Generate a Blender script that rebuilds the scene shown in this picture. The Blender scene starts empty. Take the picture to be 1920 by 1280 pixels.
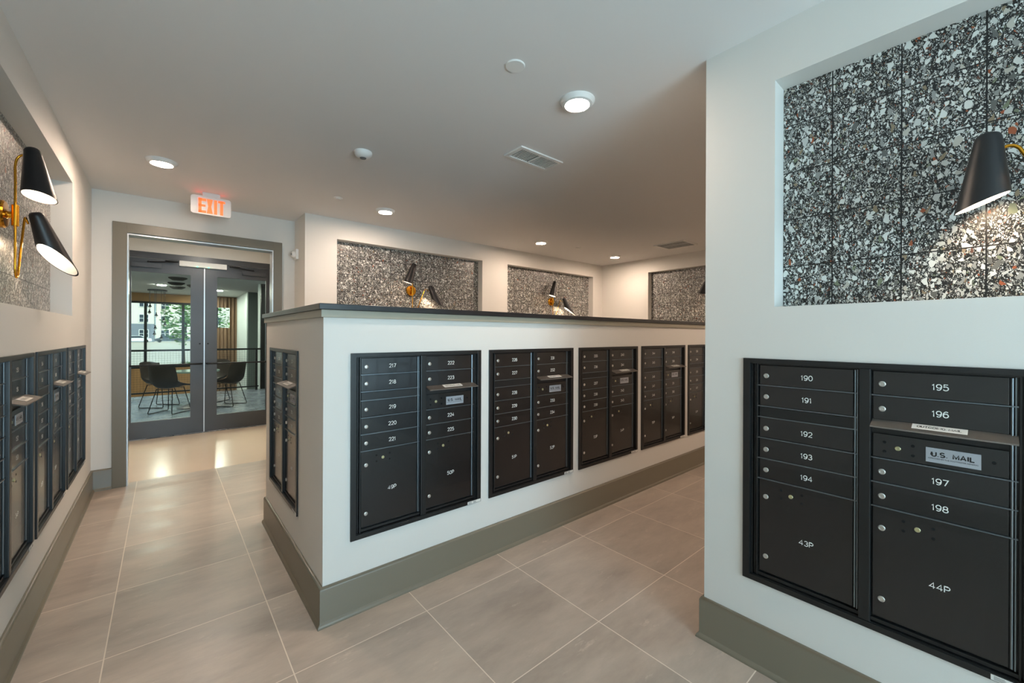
import bpy, bmesh, math, random
from mathutils import Vector, Matrix
random.seed(7)
PI = math.pi
C = bpy.context.scene.collection
SC = bpy.context.scene

# ------------------------------------------------------------------ camera
F_PX, Y0, YAW, ROLL, CZ = 771.44, 628.16, .701224, .0039607, 1.38097
cam_d = bpy.data.cameras.new('camera')
cam = bpy.data.objects.new('camera', cam_d); C.objects.link(cam)
cam_d.sensor_width = 36.0
cam_d.lens = F_PX / 1920 * 36
cam_d.shift_y = (Y0 - 640) / 1920
cam_d.clip_start = .02; cam_d.clip_end = 400
cam.matrix_world = (Matrix.Translation((0, 0, CZ)) @ Matrix.Rotation(-YAW, 4, 'Z')
                    @ Matrix.Rotation(PI / 2, 4, 'X') @ Matrix.Rotation(ROLL, 4, 'Z'))
SC.camera = cam

# ------------------------------------------------------------------ view, world, sun, daylight
SC.view_settings.view_transform = 'Standard'
SC.view_settings.look = 'None'
SC.view_settings.gamma = 1
SC.view_settings.use_curve_mapping = False
SC.view_settings.exposure = 1.05
SC.cycles.use_denoising = True
SC.cycles.max_bounces = 10
SC.cycles.diffuse_bounces = 7
SC.cycles.sample_clamp_indirect = 6
SC.cycles.caustics_reflective = False
SC.cycles.caustics_refractive = False

W = bpy.data.worlds.new('sky'); SC.world = W; W.use_nodes = True
wn = W.node_tree.nodes; wl = W.node_tree.links
bgn = wn['Background']
sky = wn.new('ShaderNodeTexSky'); sky.sky_type = 'HOSEK_WILKIE'
sky.sun_direction = Vector((.5, -.55, .75)).normalized(); sky.turbidity = 4
wl.new(sky.outputs[0], bgn.inputs[0]); bgn.inputs[1].default_value = 3.2

def light(name, kind, loc, rot, energy, color, **k):
    d = bpy.data.lights.new(name, kind); d.energy = energy; d.color = color
    for a, b in k.items(): setattr(d, a, b)
    o = bpy.data.objects.new(name, d); C.objects.link(o)
    o.location = loc; o.rotation_euler = rot
    return o
light('sun', 'SUN', (0, 0, 30), (math.radians(40), math.radians(20), 0), 3.0, (1, .96, .88), angle=.02)
# cool daylight entering by the big window behind the camera, and by the lounge's window wall
light('window_daylight', 'AREA', (.7, -3.38, 1.3), (PI / 2 + .45, 0, 0), 76, (.54, .81, .97), shape='RECTANGLE', size=2.1, size_y=1.9)
light('lounge_daylight', 'AREA', (-1.5, 17.35, 1.35), (-PI / 2, 0, 0), 1, (1, 1, 1), shape='RECTANGLE', size=7, size_y=2.1).data.cycles.is_portal = True

# ------------------------------------------------------------------ materials
def lin(c):
    c = c / 255
    return c / 12.92 if c <= .04045 else ((c + .055) / 1.055) ** 2.4
def rgb(r, g, b): return (lin(r), lin(g), lin(b), 1)

def mat(name, col, rough=.5, metal=0, bump=0, bscale=200, emit=None, estr=0, spec=.5, coat=0, var=0, vscale=3, trans=0):
    m = bpy.data.materials.new(name); m.use_nodes = True
    n = m.node_tree.nodes; l = m.node_tree.links; b = n['Principled BSDF']
    b.inputs['Base Color'].default_value = col
    b.inputs['Roughness'].default_value = rough
    b.inputs['Metallic'].default_value = metal
    b.inputs['Specular IOR Level'].default_value = spec
    b.inputs['Coat Weight'].default_value = coat
    b.inputs['Transmission Weight'].default_value = trans
    tc = n.new('ShaderNodeTexCoord')
    if var:
        nz = n.new('ShaderNodeTexNoise'); nz.inputs['Scale'].default_value = vscale; nz.inputs['Detail'].default_value = 5
        l.new(tc.outputs['Object'], nz.inputs['Vector'])
        mx = n.new('ShaderNodeMixRGB'); mx.inputs[1].default_value = tuple(c * (1 - var) for c in col[:3]) + (1,)
        mx.inputs[2].default_value = tuple(min(1, c * (1 + var)) for c in col[:3]) + (1,)
        l.new(nz.outputs['Fac'], mx.inputs[0]); l.new(mx.outputs[0], b.inputs['Base Color'])
    if bump:
        nz = n.new('ShaderNodeTexNoise'); nz.inputs['Scale'].default_value = bscale; nz.inputs['Detail'].default_value = 2
        l.new(tc.outputs['Object'], nz.inputs['Vector'])
        bp = n.new('ShaderNodeBump'); bp.inputs['Strength'].default_value = bump; bp.inputs['Distance'].default_value = .002
        l.new(nz.outputs['Fac'], bp.inputs['Height']); l.new(bp.outputs[0], b.inputs['Normal'])
    if emit:
        b.inputs['Emission Color'].default_value = emit; b.inputs['Emission Strength'].default_value = estr
    return m

class NT:
    def __init__(s, m): s.n = m.node_tree.nodes; s.l = m.node_tree.links
    def math(s, op, a, b=None, c=None, clamp=False):
        q = s.n.new('ShaderNodeMath'); q.operation = op; q.use_clamp = clamp
        for i, v in enumerate((a, b, c)):
            if v is None: continue
            if isinstance(v, (int, float)): q.inputs[i].default_value = v
            else: s.l.new(v, q.inputs[i])
        return q.outputs[0]
    def mix(s, f, a, b):
        q = s.n.new('ShaderNodeMixRGB')
        for i, v in enumerate((f, a, b)):
            if isinstance(v, (int, float)): q.inputs[i].default_value = v
            elif isinstance(v, tuple): q.inputs[i].default_value = v
            else: s.l.new(v, q.inputs[i])
        return q.outputs[0]
    def ramp(s, f, stops, interp='CONSTANT'):
        q = s.n.new('ShaderNodeValToRGB'); q.color_ramp.interpolation = interp
        e = q.color_ramp.elements
        while len(e) < len(stops): e.new(.5)
        for i, (p, c) in enumerate(stops): e[i].position = p; e[i].color = c
        s.l.new(f, q.inputs[0]); return q.outputs[0]
    def voro(s, vec, scale, feature='F1', rnd=1):
        q = s.n.new('ShaderNodeTexVoronoi'); q.feature = feature; q.inputs['Scale'].default_value = scale
        q.inputs['Randomness'].default_value = rnd; s.l.new(vec, q.inputs['Vector']); return q
    def noise(s, vec, scale, detail=4, rough=.5):
        q = s.n.new('ShaderNodeTexNoise'); q.inputs['Scale'].default_value = scale
        q.inputs['Detail'].default_value = detail; q.inputs['Roughness'].default_value = rough
        s.l.new(vec, q.inputs['Vector']); return q.outputs['Fac']
    def grid(s, comp, off, pitch, half):
        # 1 on a joint, 0 elsewhere
        a = s.math('SUBTRACT', comp, off); a = s.math('DIVIDE', a, pitch)
        a = s.math('ADD', a, 1000.5); a = s.math('FRACT', a); a = s.math('SUBTRACT', a, .5)
        a = s.math('ABSOLUTE', a); return s.math('LESS_THAN', a, half / pitch)

def terrazzo(name, axis, uoff, zoff, pitch):
    m = bpy.data.materials.new(name); m.use_nodes = True; t = NT(m); b = t.n['Principled BSDF']
    tc = t.n.new('ShaderNodeTexCoord'); v = tc.outputs['Object']
    sx = t.n.new('ShaderNodeSeparateXYZ'); t.l.new(v, sx.inputs[0])
    u, z = sx.outputs[axis], sx.outputs[2]
    wob = t.n.new('ShaderNodeTexNoise'); wob.inputs['Scale'].default_value = 25; wob.inputs['Detail'].default_value = 1
    t.l.new(v, wob.inputs['Vector'])
    va = t.n.new('ShaderNodeVectorMath'); va.operation = 'MULTIPLY_ADD'
    t.l.new(wob.outputs['Color'], va.inputs[0]); va.inputs[1].default_value = (.022,) * 3; t.l.new(v, va.inputs[2])
    mp = t.n.new('ShaderNodeMapping'); mp.inputs['Rotation'].default_value = (.6, .3, .5) if axis == 1 else (.3, .6, .4)
    mp.inputs['Scale'].default_value = (1, 1.25, .8)
    t.l.new(va.outputs[0], mp.inputs[0]); vv = mp.outputs[0]
    stops = [(0, rgb(218, 220, 216)), (.42, rgb(196, 197, 193)), (.60, rgb(146, 147, 144)), (.72, rgb(98, 99, 97)),
             (.80, rgb(186, 182, 172)), (.90, rgb(140, 124, 100)), (.93, rgb(158, 84, 50)), (.955, rgb(96, 58, 44)), (.975, rgb(120, 128, 104))]
    base = rgb(24, 24, 23)
    def layer(scale, keep, edge, under):
        f = t.voro(vv, scale); e = t.voro(vv, scale, 'DISTANCE_TO_EDGE')
        sc = t.n.new('ShaderNodeSeparateColor'); t.l.new(f.outputs['Color'], sc.inputs[0])
        thick = t.math('MULTIPLY_ADD', sc.outputs[1], edge, edge * .5)
        chip = t.math('GREATER_THAN', e.outputs['Distance'], thick)
        k = t.math('GREATER_THAN', sc.outputs[2], 1 - keep)
        chip = t.math('MULTIPLY', chip, k)
        col = t.ramp(sc.outputs[0], stops)
        return t.mix(chip, under, col)
    c = layer(300, .50, .16, base)
    c = layer(145, .50, .18, c)
    c = layer(80, .48, .20, c)
    c = layer(47, .40, .19, c)
    g1 = t.grid(u, uoff, pitch, .0021); g2 = t.grid(z, zoff, pitch * .99, .0021)
    g = t.math('MAXIMUM', g1, g2)
    c = t.mix(g, c, rgb(16, 16, 16))
    t.l.new(c, b.inputs['Base Color']); b.inputs['Roughness'].default_value = .32
    bp = t.n.new('ShaderNodeBump'); bp.invert = True; bp.inputs['Strength'].default_value = .6; bp.inputs['Distance'].default_value = .002
    t.l.new(g, bp.inputs['Height']); t.l.new(bp.outputs[0], b.inputs['Normal'])
    return m

def floor_tile(name, xo, yo, p, c1, c2, joint, rough=.33, half=.0022):
    m = bpy.data.materials.new(name); m.use_nodes = True; t = NT(m); b = t.n['Principled BSDF']
    tc = t.n.new('ShaderNodeTexCoord'); v = tc.outputs['Object']
    sx = t.n.new('ShaderNodeSeparateXYZ'); t.l.new(v, sx.inputs[0])
    g = t.math('MAXIMUM', t.grid(sx.outputs[0], xo, p, half), t.grid(sx.outputs[1], yo, p, half))
    ix = t.math('FLOOR', t.math('DIVIDE', t.math('SUBTRACT', sx.outputs[0], xo), p))
    iy = t.math('FLOOR', t.math('DIVIDE', t.math('SUBTRACT', sx.outputs[1], yo), p))
    cb = t.n.new('ShaderNodeCombineXYZ'); t.l.new(ix, cb.inputs[0]); t.l.new(iy, cb.inputs[1])
    wh = t.n.new('ShaderNodeTexWhiteNoise'); t.l.new(cb.outputs[0], wh.inputs[0])
    # each tile shows its own piece of the clouding
    off = t.n.new('ShaderNodeVectorMath'); off.operation = 'MULTIPLY_ADD'
    t.l.new(wh.outputs['Color'], off.inputs[0]); off.inputs[1].default_value = (30, 30, 30); t.l.new(v, off.inputs[2])
    mp = t.n.new('ShaderNodeMapping'); mp.inputs['Rotation'].default_value = (0, 0, .6); mp.inputs['Scale'].default_value = (.6, 1.9, 1)
    t.l.new(off.outputs[0], mp.inputs[0])
    a = t.noise(mp.outputs[0], 2.6, 9, .66)
    a = t.ramp(a, [(.33, (0, 0, 0, 1)), (.68, (1, 1, 1, 1))], 'LINEAR')
    s = t.noise(mp.outputs[0], 9, 8, .75)
    s = t.ramp(s, [(.60, (0, 0, 0, 1)), (.72, (1, 1, 1, 1))], 'LINEAR')
    c = t.mix(a, c1, c2)
    c = t.mix(t.math('MULTIPLY', s, .42), c, tuple(min(1, x * 1.5) for x in c2[:3]) + (1,))
    k = t.math('MULTIPLY_ADD', wh.outputs['Value'], .13, .93)
    hs = t.n.new('ShaderNodeHueSaturation'); t.l.new(k, hs.inputs['Value']); t.l.new(c, hs.inputs['Color'])
    c = t.mix(g, hs.outputs[0], joint)
    t.l.new(c, b.inputs['Base Color'])
    r = t.math('MULTIPLY_ADD', a, .14, rough); r = t.math('MAXIMUM', r, t.math('MULTIPLY', g, .8)); t.l.new(r, b.inputs['Roughness'])
    bp = t.n.new('ShaderNodeBump'); bp.inputs['Strength'].default_value = .12; bp.inputs['Distance'].default_value = .002
    t.l.new(a, bp.inputs['Height']); t.l.new(bp.outputs[0], b.inputs['Normal'])
    return m

M = dict(
    wall=mat('wall_paint', rgb(219, 217, 212), .55, bump=.10, bscale=350),
    ceil=mat('ceiling_paint', rgb(228, 227, 226), .85, bump=.08, bscale=300),
    trim=mat('greige_trim_paint', rgb(117, 110, 95), .32, bump=.04, bscale=120),
    apron=mat('apron_paint', rgb(156, 152, 136), .38),
    slab=mat('black_stone', rgb(30, 31, 34), .28, var=.3, vscale=60),
    black=mat('black_powder_coat', rgb(20, 20, 22), .20, spec=.65, coat=.2, bump=.14, bscale=700, var=.25, vscale=300),
    blackframe=mat('black_anodised', rgb(23, 24, 25), .34, bump=.12, bscale=500),
    hinge=mat('dark_bright_edge', rgb(120, 128, 134), .3, metal=.85),
    flap=mat('sparkle_dark_metal', rgb(112, 106, 100), .34, metal=.6, bump=1.0, bscale=900, var=.5, vscale=700),
    chrome=mat('satin_chrome', rgb(205, 203, 198), .28, metal=.85),
    lockc=mat('lock_core', rgb(150, 146, 140), .4, metal=.6),
    brasslock=mat('pale_brass', rgb(196, 190, 150), .3, metal=.7),
    hole=mat('dark_hole', rgb(6, 6, 6), .9),
    ink=mat('white_ink', rgb(232, 232, 228), .6),
    blackink=mat('black_ink', rgb(22, 22, 24), .6),
    plate=mat('silver_plate', rgb(176, 180, 188), .38, metal=.35),
    paper=mat('white_label', rgb(222, 220, 214), .6),
    grey=mat('grey_print', rgb(110, 110, 112), .6),
    white=mat('white_plastic', rgb(232, 232, 230), .4),
    brass=mat('polished_brass', rgb(222, 160, 52), .18, metal=1),
    shade=mat('matte_black_shade', rgb(24, 24, 26), .42),
    shadein=mat('white_shade_lining', rgb(236, 232, 226), .6),
    bulb=mat('bulb_glow', rgb(255, 230, 200), .4, emit=(1, .78, .55, 1), estr=80),
    lens=mat('light_lens', rgb(255, 244, 230), .4, emit=(1, .77, .60, 1), estr=225),
    darkdoor=mat('charcoal_door_metal', rgb(74, 76, 80), .34, metal=.25, var=.1, vscale=4),
    darkmetal=mat('black_steel', rgb(18, 18, 20), .4, metal=.3),
    steel=mat('brushed_steel', rgb(196, 198, 200), .28, metal=.9),
    loungelens=mat('lounge_light_lens', rgb(255, 246, 236), .4, emit=(1, .88, .76, 1), estr=260),
    exitface=mat('exit_sign_face', rgb(232, 230, 228), .5),
    exitred=mat('exit_letters', rgb(250, 110, 60), .5, emit=(1, .16, .045, 1), estr=.55),
    led=mat('green_led', rgb(60, 240, 160), .4, emit=(.1, 1, .5, 1), estr=3),
    red=mat('red_glow_strip', rgb(250, 80, 60), .5, emit=(1, .08, .05, 1), estr=2.6),
    leather=mat('dark_leather', rgb(78, 70, 66), .42, var=.2, vscale=8),
    tablet=mat('glass_table_top', rgb(150, 170, 165), .08, spec=.8),
    woodband=mat('warm_wood', rgb(150, 112, 72), .5, var=.45, vscale=2.2),
    curtain=mat('brown_curtain', rgb(134, 108, 88), .85, var=.15, vscale=20),
    flute=mat('pale_fluted_panel', rgb(206, 214, 212), .6),
    greenwall=mat('grey_green_panel', rgb(92, 102, 100), .6),
    house=mat('cream_siding', rgb(214, 208, 200), .8),
    housegrey=mat('grey_siding', rgb(120, 126, 138), .8),
    wint=mat('window_glass_dark', rgb(52, 60, 72), .15),
    concrete=mat('beige_concrete', rgb(196, 186, 172), .9, var=.08, vscale=2),
    bark=mat('tree_bark', rgb(86, 72, 58), .9),
    leaf=mat('green_leaves', rgb(112, 152, 84), .7, var=.45, vscale=1.5),
    carw=mat('white_car_paint', rgb(226, 228, 230), .25, coat=.5),
    card=mat('dark_car_paint', rgb(70, 76, 86), .25, coat=.5),
    tyre=mat('tyre_rubber', rgb(20, 20, 20), .8),
    soffit=mat('dark_soffit', rgb(58, 56, 54), .6),
)
# clear glass pane: mostly see-through with a soft sheen
def glass(name, tint, refl=.10):
    m = bpy.data.materials.new(name); m.use_nodes = True; n = m.node_tree.nodes; l = m.node_tree.links
    n.remove(n['Principled BSDF']); out = n['Material Output']
    tr = n.new('ShaderNodeBsdfTransparent'); tr.inputs[0].default_value = tint
    gl = n.new('ShaderNodeBsdfGlossy'); gl.inputs['Roughness'].default_value = .02
    fr = n.new('ShaderNodeFresnel'); fr.inputs[0].default_value = 1.13
    mx = n.new('ShaderNodeMixShader'); l.new(fr.outputs[0], mx.inputs[0]); l.new(tr.outputs[0], mx.inputs[1]); l.new(gl.outputs[0], mx.inputs[2])
    l.new(mx.outputs[0], out.inputs[0]); return m
M['glass'] = glass('door_glass', (.80, .90, .87, 1))
M['wglass'] = glass('window_glass', (.95, .97, .96, 1))
M['floor'] = floor_tile('porcelain_floor', -.193, 1.245, .6, rgb(160, 147, 136), rgb(192, 178, 164), rgb(226, 214, 200), .28)
M['lfloor'] = floor_tile('lounge_slate_floor', .1, .3, .6, rgb(96, 102, 112), rgb(108, 115, 125), rgb(62, 66, 72), .2)
M['pfloor'] = mat('vestibule_floor', rgb(228, 208, 186), .2, var=.05, vscale=2.5)
M['terr_x'] = terrazzo('terrazzo_tiles_along_x', 0, 1.502, 1.672, .1975)
M['terr_y'] = terrazzo('terrazzo_tiles_along_y', 1, .0275, 1.672, .1985)

# ------------------------------------------------------------------ geometry helpers
def B(): return bmesh.new()
def box(bm, x0, x1, y0, y1, z0, z1, bev=0):
    r = bmesh.ops.create_cube(bm, size=1, matrix=Matrix.Translation(((x0 + x1) / 2, (y0 + y1) / 2, (z0 + z1) / 2)) @ Matrix.Diagonal((abs(x1 - x0), abs(y1 - y0), abs(z1 - z0), 1)))
    if bev:
        es = list({e for v in r['verts'] for e in v.link_edges})
        bmesh.ops.bevel(bm, geom=es, offset=bev, segments=2, affect='EDGES', profile=.6)
    return bm
def frame_of(d):
    d = Vector(d).normalized(); q = Vector((0, 0, 1)).rotation_difference(d); return q.to_matrix().to_4x4()
def lathe(bm, prof, mtx=Matrix(), seg=32, cap=True):
    rings = []
    for r, z in prof:
        if r < 1e-6: rings.append([bm.verts.new(mtx @ Vector((0, 0, z)))])
        else: rings.append([bm.verts.new(mtx @ Vector((r * math.cos(2 * PI * i / seg), r * math.sin(2 * PI * i / seg), z))) for i in range(seg)])
    for a, b in zip(rings, rings[1:]):
        for i in range(seg):
            j = (i + 1) % seg
            if len(a) == 1 and len(b) == 1: continue
            if len(a) == 1: bm.faces.new((a[0], b[i], b[j]))
            elif len(b) == 1: bm.faces.new((a[i], a[j], b[0]))
            else: bm.faces.new((a[i], a[j], b[j], b[i]))
    if cap:
        if len(rings[0]) > 1: bm.faces.new(rings[0][::-1])
        if len(rings[-1]) > 1: bm.faces.new(rings[-1])
    return bm
def cyl(bm, p0, p1, r, seg=16, bev=0):
    p0, p1 = Vector(p0), Vector(p1); L = (p1 - p0).length
    m = Matrix.Translation(p0) @ frame_of(p1 - p0)
    pr = [(r, 0), (r, L)] if not bev else [(r - bev, 0), (r, bev), (r, L - bev), (r - bev, L)]
    return lathe(bm, pr, m, seg)
def tube(bm, pts, r, seg=10, smooth=4, closed=False):
    pts = [Vector(p) for p in pts]
    if smooth > 1:
        q = []
        n = len(pts)
        for i in range(n - (0 if closed else 1)):
            p0 = pts[i - 1] if (i > 0 or closed) else pts[0]; p1 = pts[i]; p2 = pts[(i + 1) % n]
            p3 = pts[(i + 2) % n] if (i + 2 < n or closed) else p2
            for k in range(smooth):
                t = k / smooth
                q.append(.5 * ((2 * p1) + (-p0 + p2) * t + (2 * p0 - 5 * p1 + 4 * p2 - p3) * t * t + (-p0 + 3 * p1 - 3 * p2 + p3) * t ** 3))
        if not closed: q.append(pts[-1])
        pts = q
    rings = []; n = len(pts); up = None
    for i, p in enumerate(pts):
        if closed: d = pts[(i + 1) % n] - pts[i - 1]
        else: d = pts[min(i + 1, n - 1)] - pts[max(i - 1, 0)]
        d.normalize()
        if up is None: up = d.orthogonal().normalized()
        up = (up - d * up.dot(d)).normalized(); s = d.cross(up)
        rings.append([bm.verts.new(p + r * (math.cos(2 * PI * k / seg) * up + math.sin(2 * PI * k / seg) * s)) for k in range(seg)])
    for i in range(n if closed else n - 1):
        a, b = rings[i], rings[(i + 1) % n]
        for k in range(seg):
            j = (k + 1) % seg; bm.faces.new((a[k], a[j], b[j], b[k]))
    if not closed: bm.faces.new(rings[0][::-1]); bm.faces.new(rings[-1])
    return bm
def corner_path(pts, r, n=4):
    """polyline with each inner corner rounded"""
    pts = [Vector(p) for p in pts]; out = [pts[0]]
    for a, b, c in zip(pts, pts[1:], pts[2:]):
        u, v = (a - b).normalized(), (c - b).normalized(); p, q = b + u * r, b + v * r
        for k in range(n + 1):
            t = k / n; out.append((1 - t) ** 2 * p + 2 * t * (1 - t) * b + t * t * q)
    out.append(pts[-1]); return out
def mesh(name, bm, m, smooth=None):
    bmesh.ops.recalc_face_normals(bm, faces=bm.faces)
    me = bpy.data.meshes.new(name); bm.to_mesh(me); bm.free()
    if m is not None: me.materials.append(m)
    if smooth is not None:
        me.polygons.foreach_set('use_smooth', [True] * len(me.polygons))
        me.set_sharp_from_angle(angle=math.radians(smooth))
    return me
def link(name, me, parent=None, loc=None):
    o = bpy.data.objects.new(name, me); C.objects.link(o)
    if parent is not None: o.parent = parent
    if loc is not None: o.location = loc
    return o
def obj(name, bm, m, parent=None, smooth=None, label=None, loc=None):
    o = link(name, mesh(name, bm, m, smooth), parent, loc)
    if label: o['label'] = label
    return o
def tag(o, label, cat, group=None, kind=None):
    o['label'] = label; o['category'] = cat
    if group: o['group'] = group
    if kind: o['kind'] = kind
    return o
def thing(name, label, cat, loc=(0, 0, 0), rz=0, group=None):
    o = bpy.data.objects.new(name, None); C.objects.link(o); o.empty_display_size = .1
    o.location = loc; o.rotation_euler = (0, 0, rz); return tag(o, label, cat, group)
def struct(name, bm, m, label=None, smooth=None):
    o = obj(name, bm, m, smooth=smooth); o['kind'] = 'structure'
    if label: o['label'] = label
    return o
_font = {}
def _arc(cx, cy, rx, ry, a0, a1, n=14):
    return [(cx + rx * math.cos(math.radians(a0 + (a1 - a0) * i / n)), cy + ry * math.sin(math.radians(a0 + (a1 - a0) * i / n))) for i in range(n + 1)]
_six = [_arc(.5, .32, .48, .32, 0, 360, 22), [(.02, .36), (.04, .55), (.12, .75), (.28, .92), (.52, 1), (.74, .98), (.90, .88)]]
GLYPH = {'0': (1, [_arc(.5, .5, .5, .5, 0, 360, 26)]), '1': (.5, [[(0, .80), (.35, .86), (.62, 1), (.62, 0)]]),
         '2': (1, [_arc(.5, .70, .46, .30, 165, -40) + [(0, 0), (1, 0)]]),
         '3': (1, [_arc(.47, .74, .42, .26, 155, -90), _arc(.47, .26, .50, .26, 90, -155)]),
         '4': (1.05, [[(.74, 0), (.74, 1), (0, .27), (1, .27)]]),
         '5': (1, [[(.90, 1), (.18, 1), (.10, .52)] + _arc(.47, .32, .50, .33, 125, -155)]),
         '6': (1, _six), '9': (1, [[(1 - x, 1 - y) for x, y in p] for p in _six]),
         '7': (1, [[(0, 1), (1, 1), (.36, 0)]]), '8': (1, [_arc(.5, .75, .40, .25, 0, 360, 20), _arc(.5, .26, .49, .26, 0, 360, 22)]),
         'P': (1, [[(0, 0), (0, 1), (.6, 1)] + _arc(.6, .73, .38, .27, 90, -90) + [(0, .46)]]),
         'U': (1, [[(0, 1), (0, .34)] + _arc(.5, .34, .5, .34, 180, 360) + [(1, 1)]]), 'S': (1, [_arc(.5, .74, .45, .26, 25, 270) + _arc(.5, .25, .48, .25, 80, -155)]),
         'M': (1.2, [[(0, 0), (0, 1), (.5, .12), (1, 1), (1, 0)]]), 'A': (1.1, [[(0, 0), (.5, 1), (1, 0)], [(.2, .32), (.8, .32)]]),
         'I': (.12, [[(.5, 0), (.5, 1)]]), 'L': (.85, [[(0, 1), (0, 0), (1, 0)]]), 'O': (1.1, [_arc(.5, .5, .5, .5, 0, 360, 26)]),
         'T': (1, [[(0, 1), (1, 1)], [(.5, 1), (.5, 0)]]), 'G': (1.1, [_arc(.5, .5, .5, .5, 45, 325) + [(1, .44), (.56, .44)]]),
         'N': (1, [[(0, 0), (0, 1), (1, 0), (1, 1)]]), '.': (.1, [[(.5, 0), (.5, .12)]]), ' ': (.55, [])}
def stroke_text(txt, h, w, gap, th, m):
    """even-width sans lettering, centred, reading in the x-z plane and facing -y"""
    k = (txt, h, w, gap, th, m.name)
    if k in _font: return _font[k]
    bm = B(); tot = sum(GLYPH[c][0] * w for c in txt) + gap * (len(txt) - 1); x = -tot / 2; ly = 0
    for c in txt:
        gw, lines = GLYPH[c]
        for pl in lines:
            ly += 1
            P = [Vector((x + px * gw * w, py * (h - th) + th / 2 - h / 2)) for px, py in pl]; n = len(P)
            closed = (P[0] - P[-1]).length < 1e-7
            row = []
            for i, p in enumerate(P):
                d0 = (p - P[i - 1]).normalized() if i > 0 else ((P[0] - P[-2]).normalized() if closed else None)
                d1 = (P[i + 1] - p).normalized() if i < n - 1 else ((P[1] - P[0]).normalized() if closed else None)
                if d0 is None: d0 = d1
                if d1 is None: d1 = d0
                nn = Vector((-d0.y, d0.x)) + Vector((-d1.y, d1.x))
                nn = nn / max(.5, nn.length_squared / 2)
                yy = -.00002 * (ly % 3)
                row.append((bm.verts.new((p.x + nn.x * th / 2, yy, p.y + nn.y * th / 2)), bm.verts.new((p.x - nn.x * th / 2, yy, p.y - nn.y * th / 2))))
            for p, q in zip(row, row[1:]): bm.faces.new((p[0], q[0], q[1], p[1]))
        x += gw * w + gap
    me = bpy.data.meshes.new('lettering'); bm.to_mesh(me); bm.free(); me.materials.append(m); _font[k] = me; return me
def text_mesh(s, size, wide=1.0, m=None):
    k = (s, size, wide, m.name)
    if k in _font: return _font[k]
    cu = bpy.data.curves.new('lettering', 'FONT'); cu.body = s; cu.size = size; cu.align_x = 'CENTER'; cu.align_y = 'CENTER'; cu.resolution_u = 3
    o = bpy.data.objects.new('lettering', cu); C.objects.link(o)
    bpy.context.view_layer.update()
    me = bpy.data.meshes.new_from_object(o.evaluated_get(bpy.context.evaluated_depsgraph_get()))
    bpy.data.objects.remove(o); bpy.data.curves.remove(cu)
    me.transform(Matrix.Diagonal((wide, 1, 1, 1))); me.transform(Matrix.Rotation(PI / 2, 4, 'X'))
    me.materials.clear(); me.materials.append(m)
    _font[k] = me; return me

def holed_wall(name, mtx, u0, u1, z0, z1, t, holes, m, extra_front_only=False):
    """wall slab in local (u, depth, z): front face at depth 0, back at depth t; holes = (u0,u1,z0,z1,depth) cut as recesses with side reveals only"""
    us = sorted({u0, u1, *[h[0] for h in holes], *[h[1] for h in holes]})
    zs = sorted({z0, z1, *[h[2] for h in holes], *[h[3] for h in holes]})
    bm = B()
    def q(*p): bm.faces.new([bm.verts.new(mtx @ Vector(a)) for a in p])
    def inh(a, b): return any(h[0] < a < h[1] and h[2] < b < h[3] for h in holes)
    for i in range(len(us) - 1):
        for j in range(len(zs) - 1):
            a, b, c, d = us[i], us[i + 1], zs[j], zs[j + 1]
            q((a, t, c), (a, t, d), (b, t, d), (b, t, c)) if not any(h[0] < (a + b) / 2 < h[1] and h[2] < (c + d) / 2 < h[3] and h[4] >= t for h in holes) else None
            if not inh((a + b) / 2, (c + d) / 2): q((a, 0, c), (b, 0, c), (b, 0, d), (a, 0, d))
    for a, b, c, d, dep in holes:
        e = min(dep, t)
        q((a, 0, c), (a, e, c), (a, e, d), (a, 0, d)); q((b, 0, c), (b, e, c), (b, e, d), (b, 0, d))
        q((a, 0, d), (b, 0, d), (b, e, d), (a, e, d))
        if c > z0 + 1e-4: q((a, 0, c), (b, 0, c), (b, e, c), (a, e, c))
        if dep < t: q((a, e, c), (b, e, c), (b, e, d), (a, e, d))
    q((u0, 0, z0), (u0, t, z0), (u0, t, z1), (u0, 0, z1)); q((u1, 0, z0), (u1, t, z0), (u1, t, z1), (u1, 0, z1))
    q((u0, 0, z1), (u1, 0, z1), (u1, t, z1), (u0, t, z1))
    bmesh.ops.remove_doubles(bm, verts=bm.verts, dist=1e-5)
    return struct(name, bm, m)
def frame(x, y, rz): return Matrix.Translation((x, y, 0)) @ Matrix.Rotation(rz, 4, 'Z')

# ------------------------------------------------------------------ dimensions taken from the photograph
H = 2.648
XL, XR, XE = -.49, 1.899, 6.09          # left wall, right partition, far end wall
YR, YD, YF = .872, 5.112, 4.672         # partition's free end, door wall, far wall
PX0, PX1, PY0, PY1 = .576, 5.06, 2.069, 3.489   # half wall in the middle
ZB, NT_, NB = .184, 2.424, 1.501        # baseboard top, niche top and bottom
MT, MB_ = 1.288, .357                   # mailbox unit top and bottom
XC = 1.115                              # return wall between door wall and far wall
YBACK = -3.5
ND = .112                               # niche depth
MW = .79                                # mailbox unit width
HU0, HU1, HZ0, HZ1 = .012, MW - .012, MB_ + .012, MT - .012   # hole in the wall behind each unit

def mhole(u): return (u + HU0, u + HU1, HZ0, HZ1, .14)

# floors and ceilings
bm = B(); box(bm, XL - .3, XE + .3, YBACK - .3, YD + .09, -.15, 0); struct('floor', bm, M['floor'])
bm = B(); box(bm, -.9, 1.9, YD + .09, 7.19, -.15, .0); struct('floor_vestibule', bm, M['pfloor'])
bm = B(); box(bm, -5, 5, 7.19, 12.15, -.15, 0); struct('floor_lounge', bm, M['lfloor'])
bm = B(); box(bm, XL - .3, XE + .3, YBACK - .3, 7.3, H, H + .2); struct('ceiling', bm, M['ceil'])
bm = B(); box(bm, -5, 5, 7.3, 17.6, H, H + .2); struct('ceiling_lounge', bm, M['ceil'])

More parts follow.
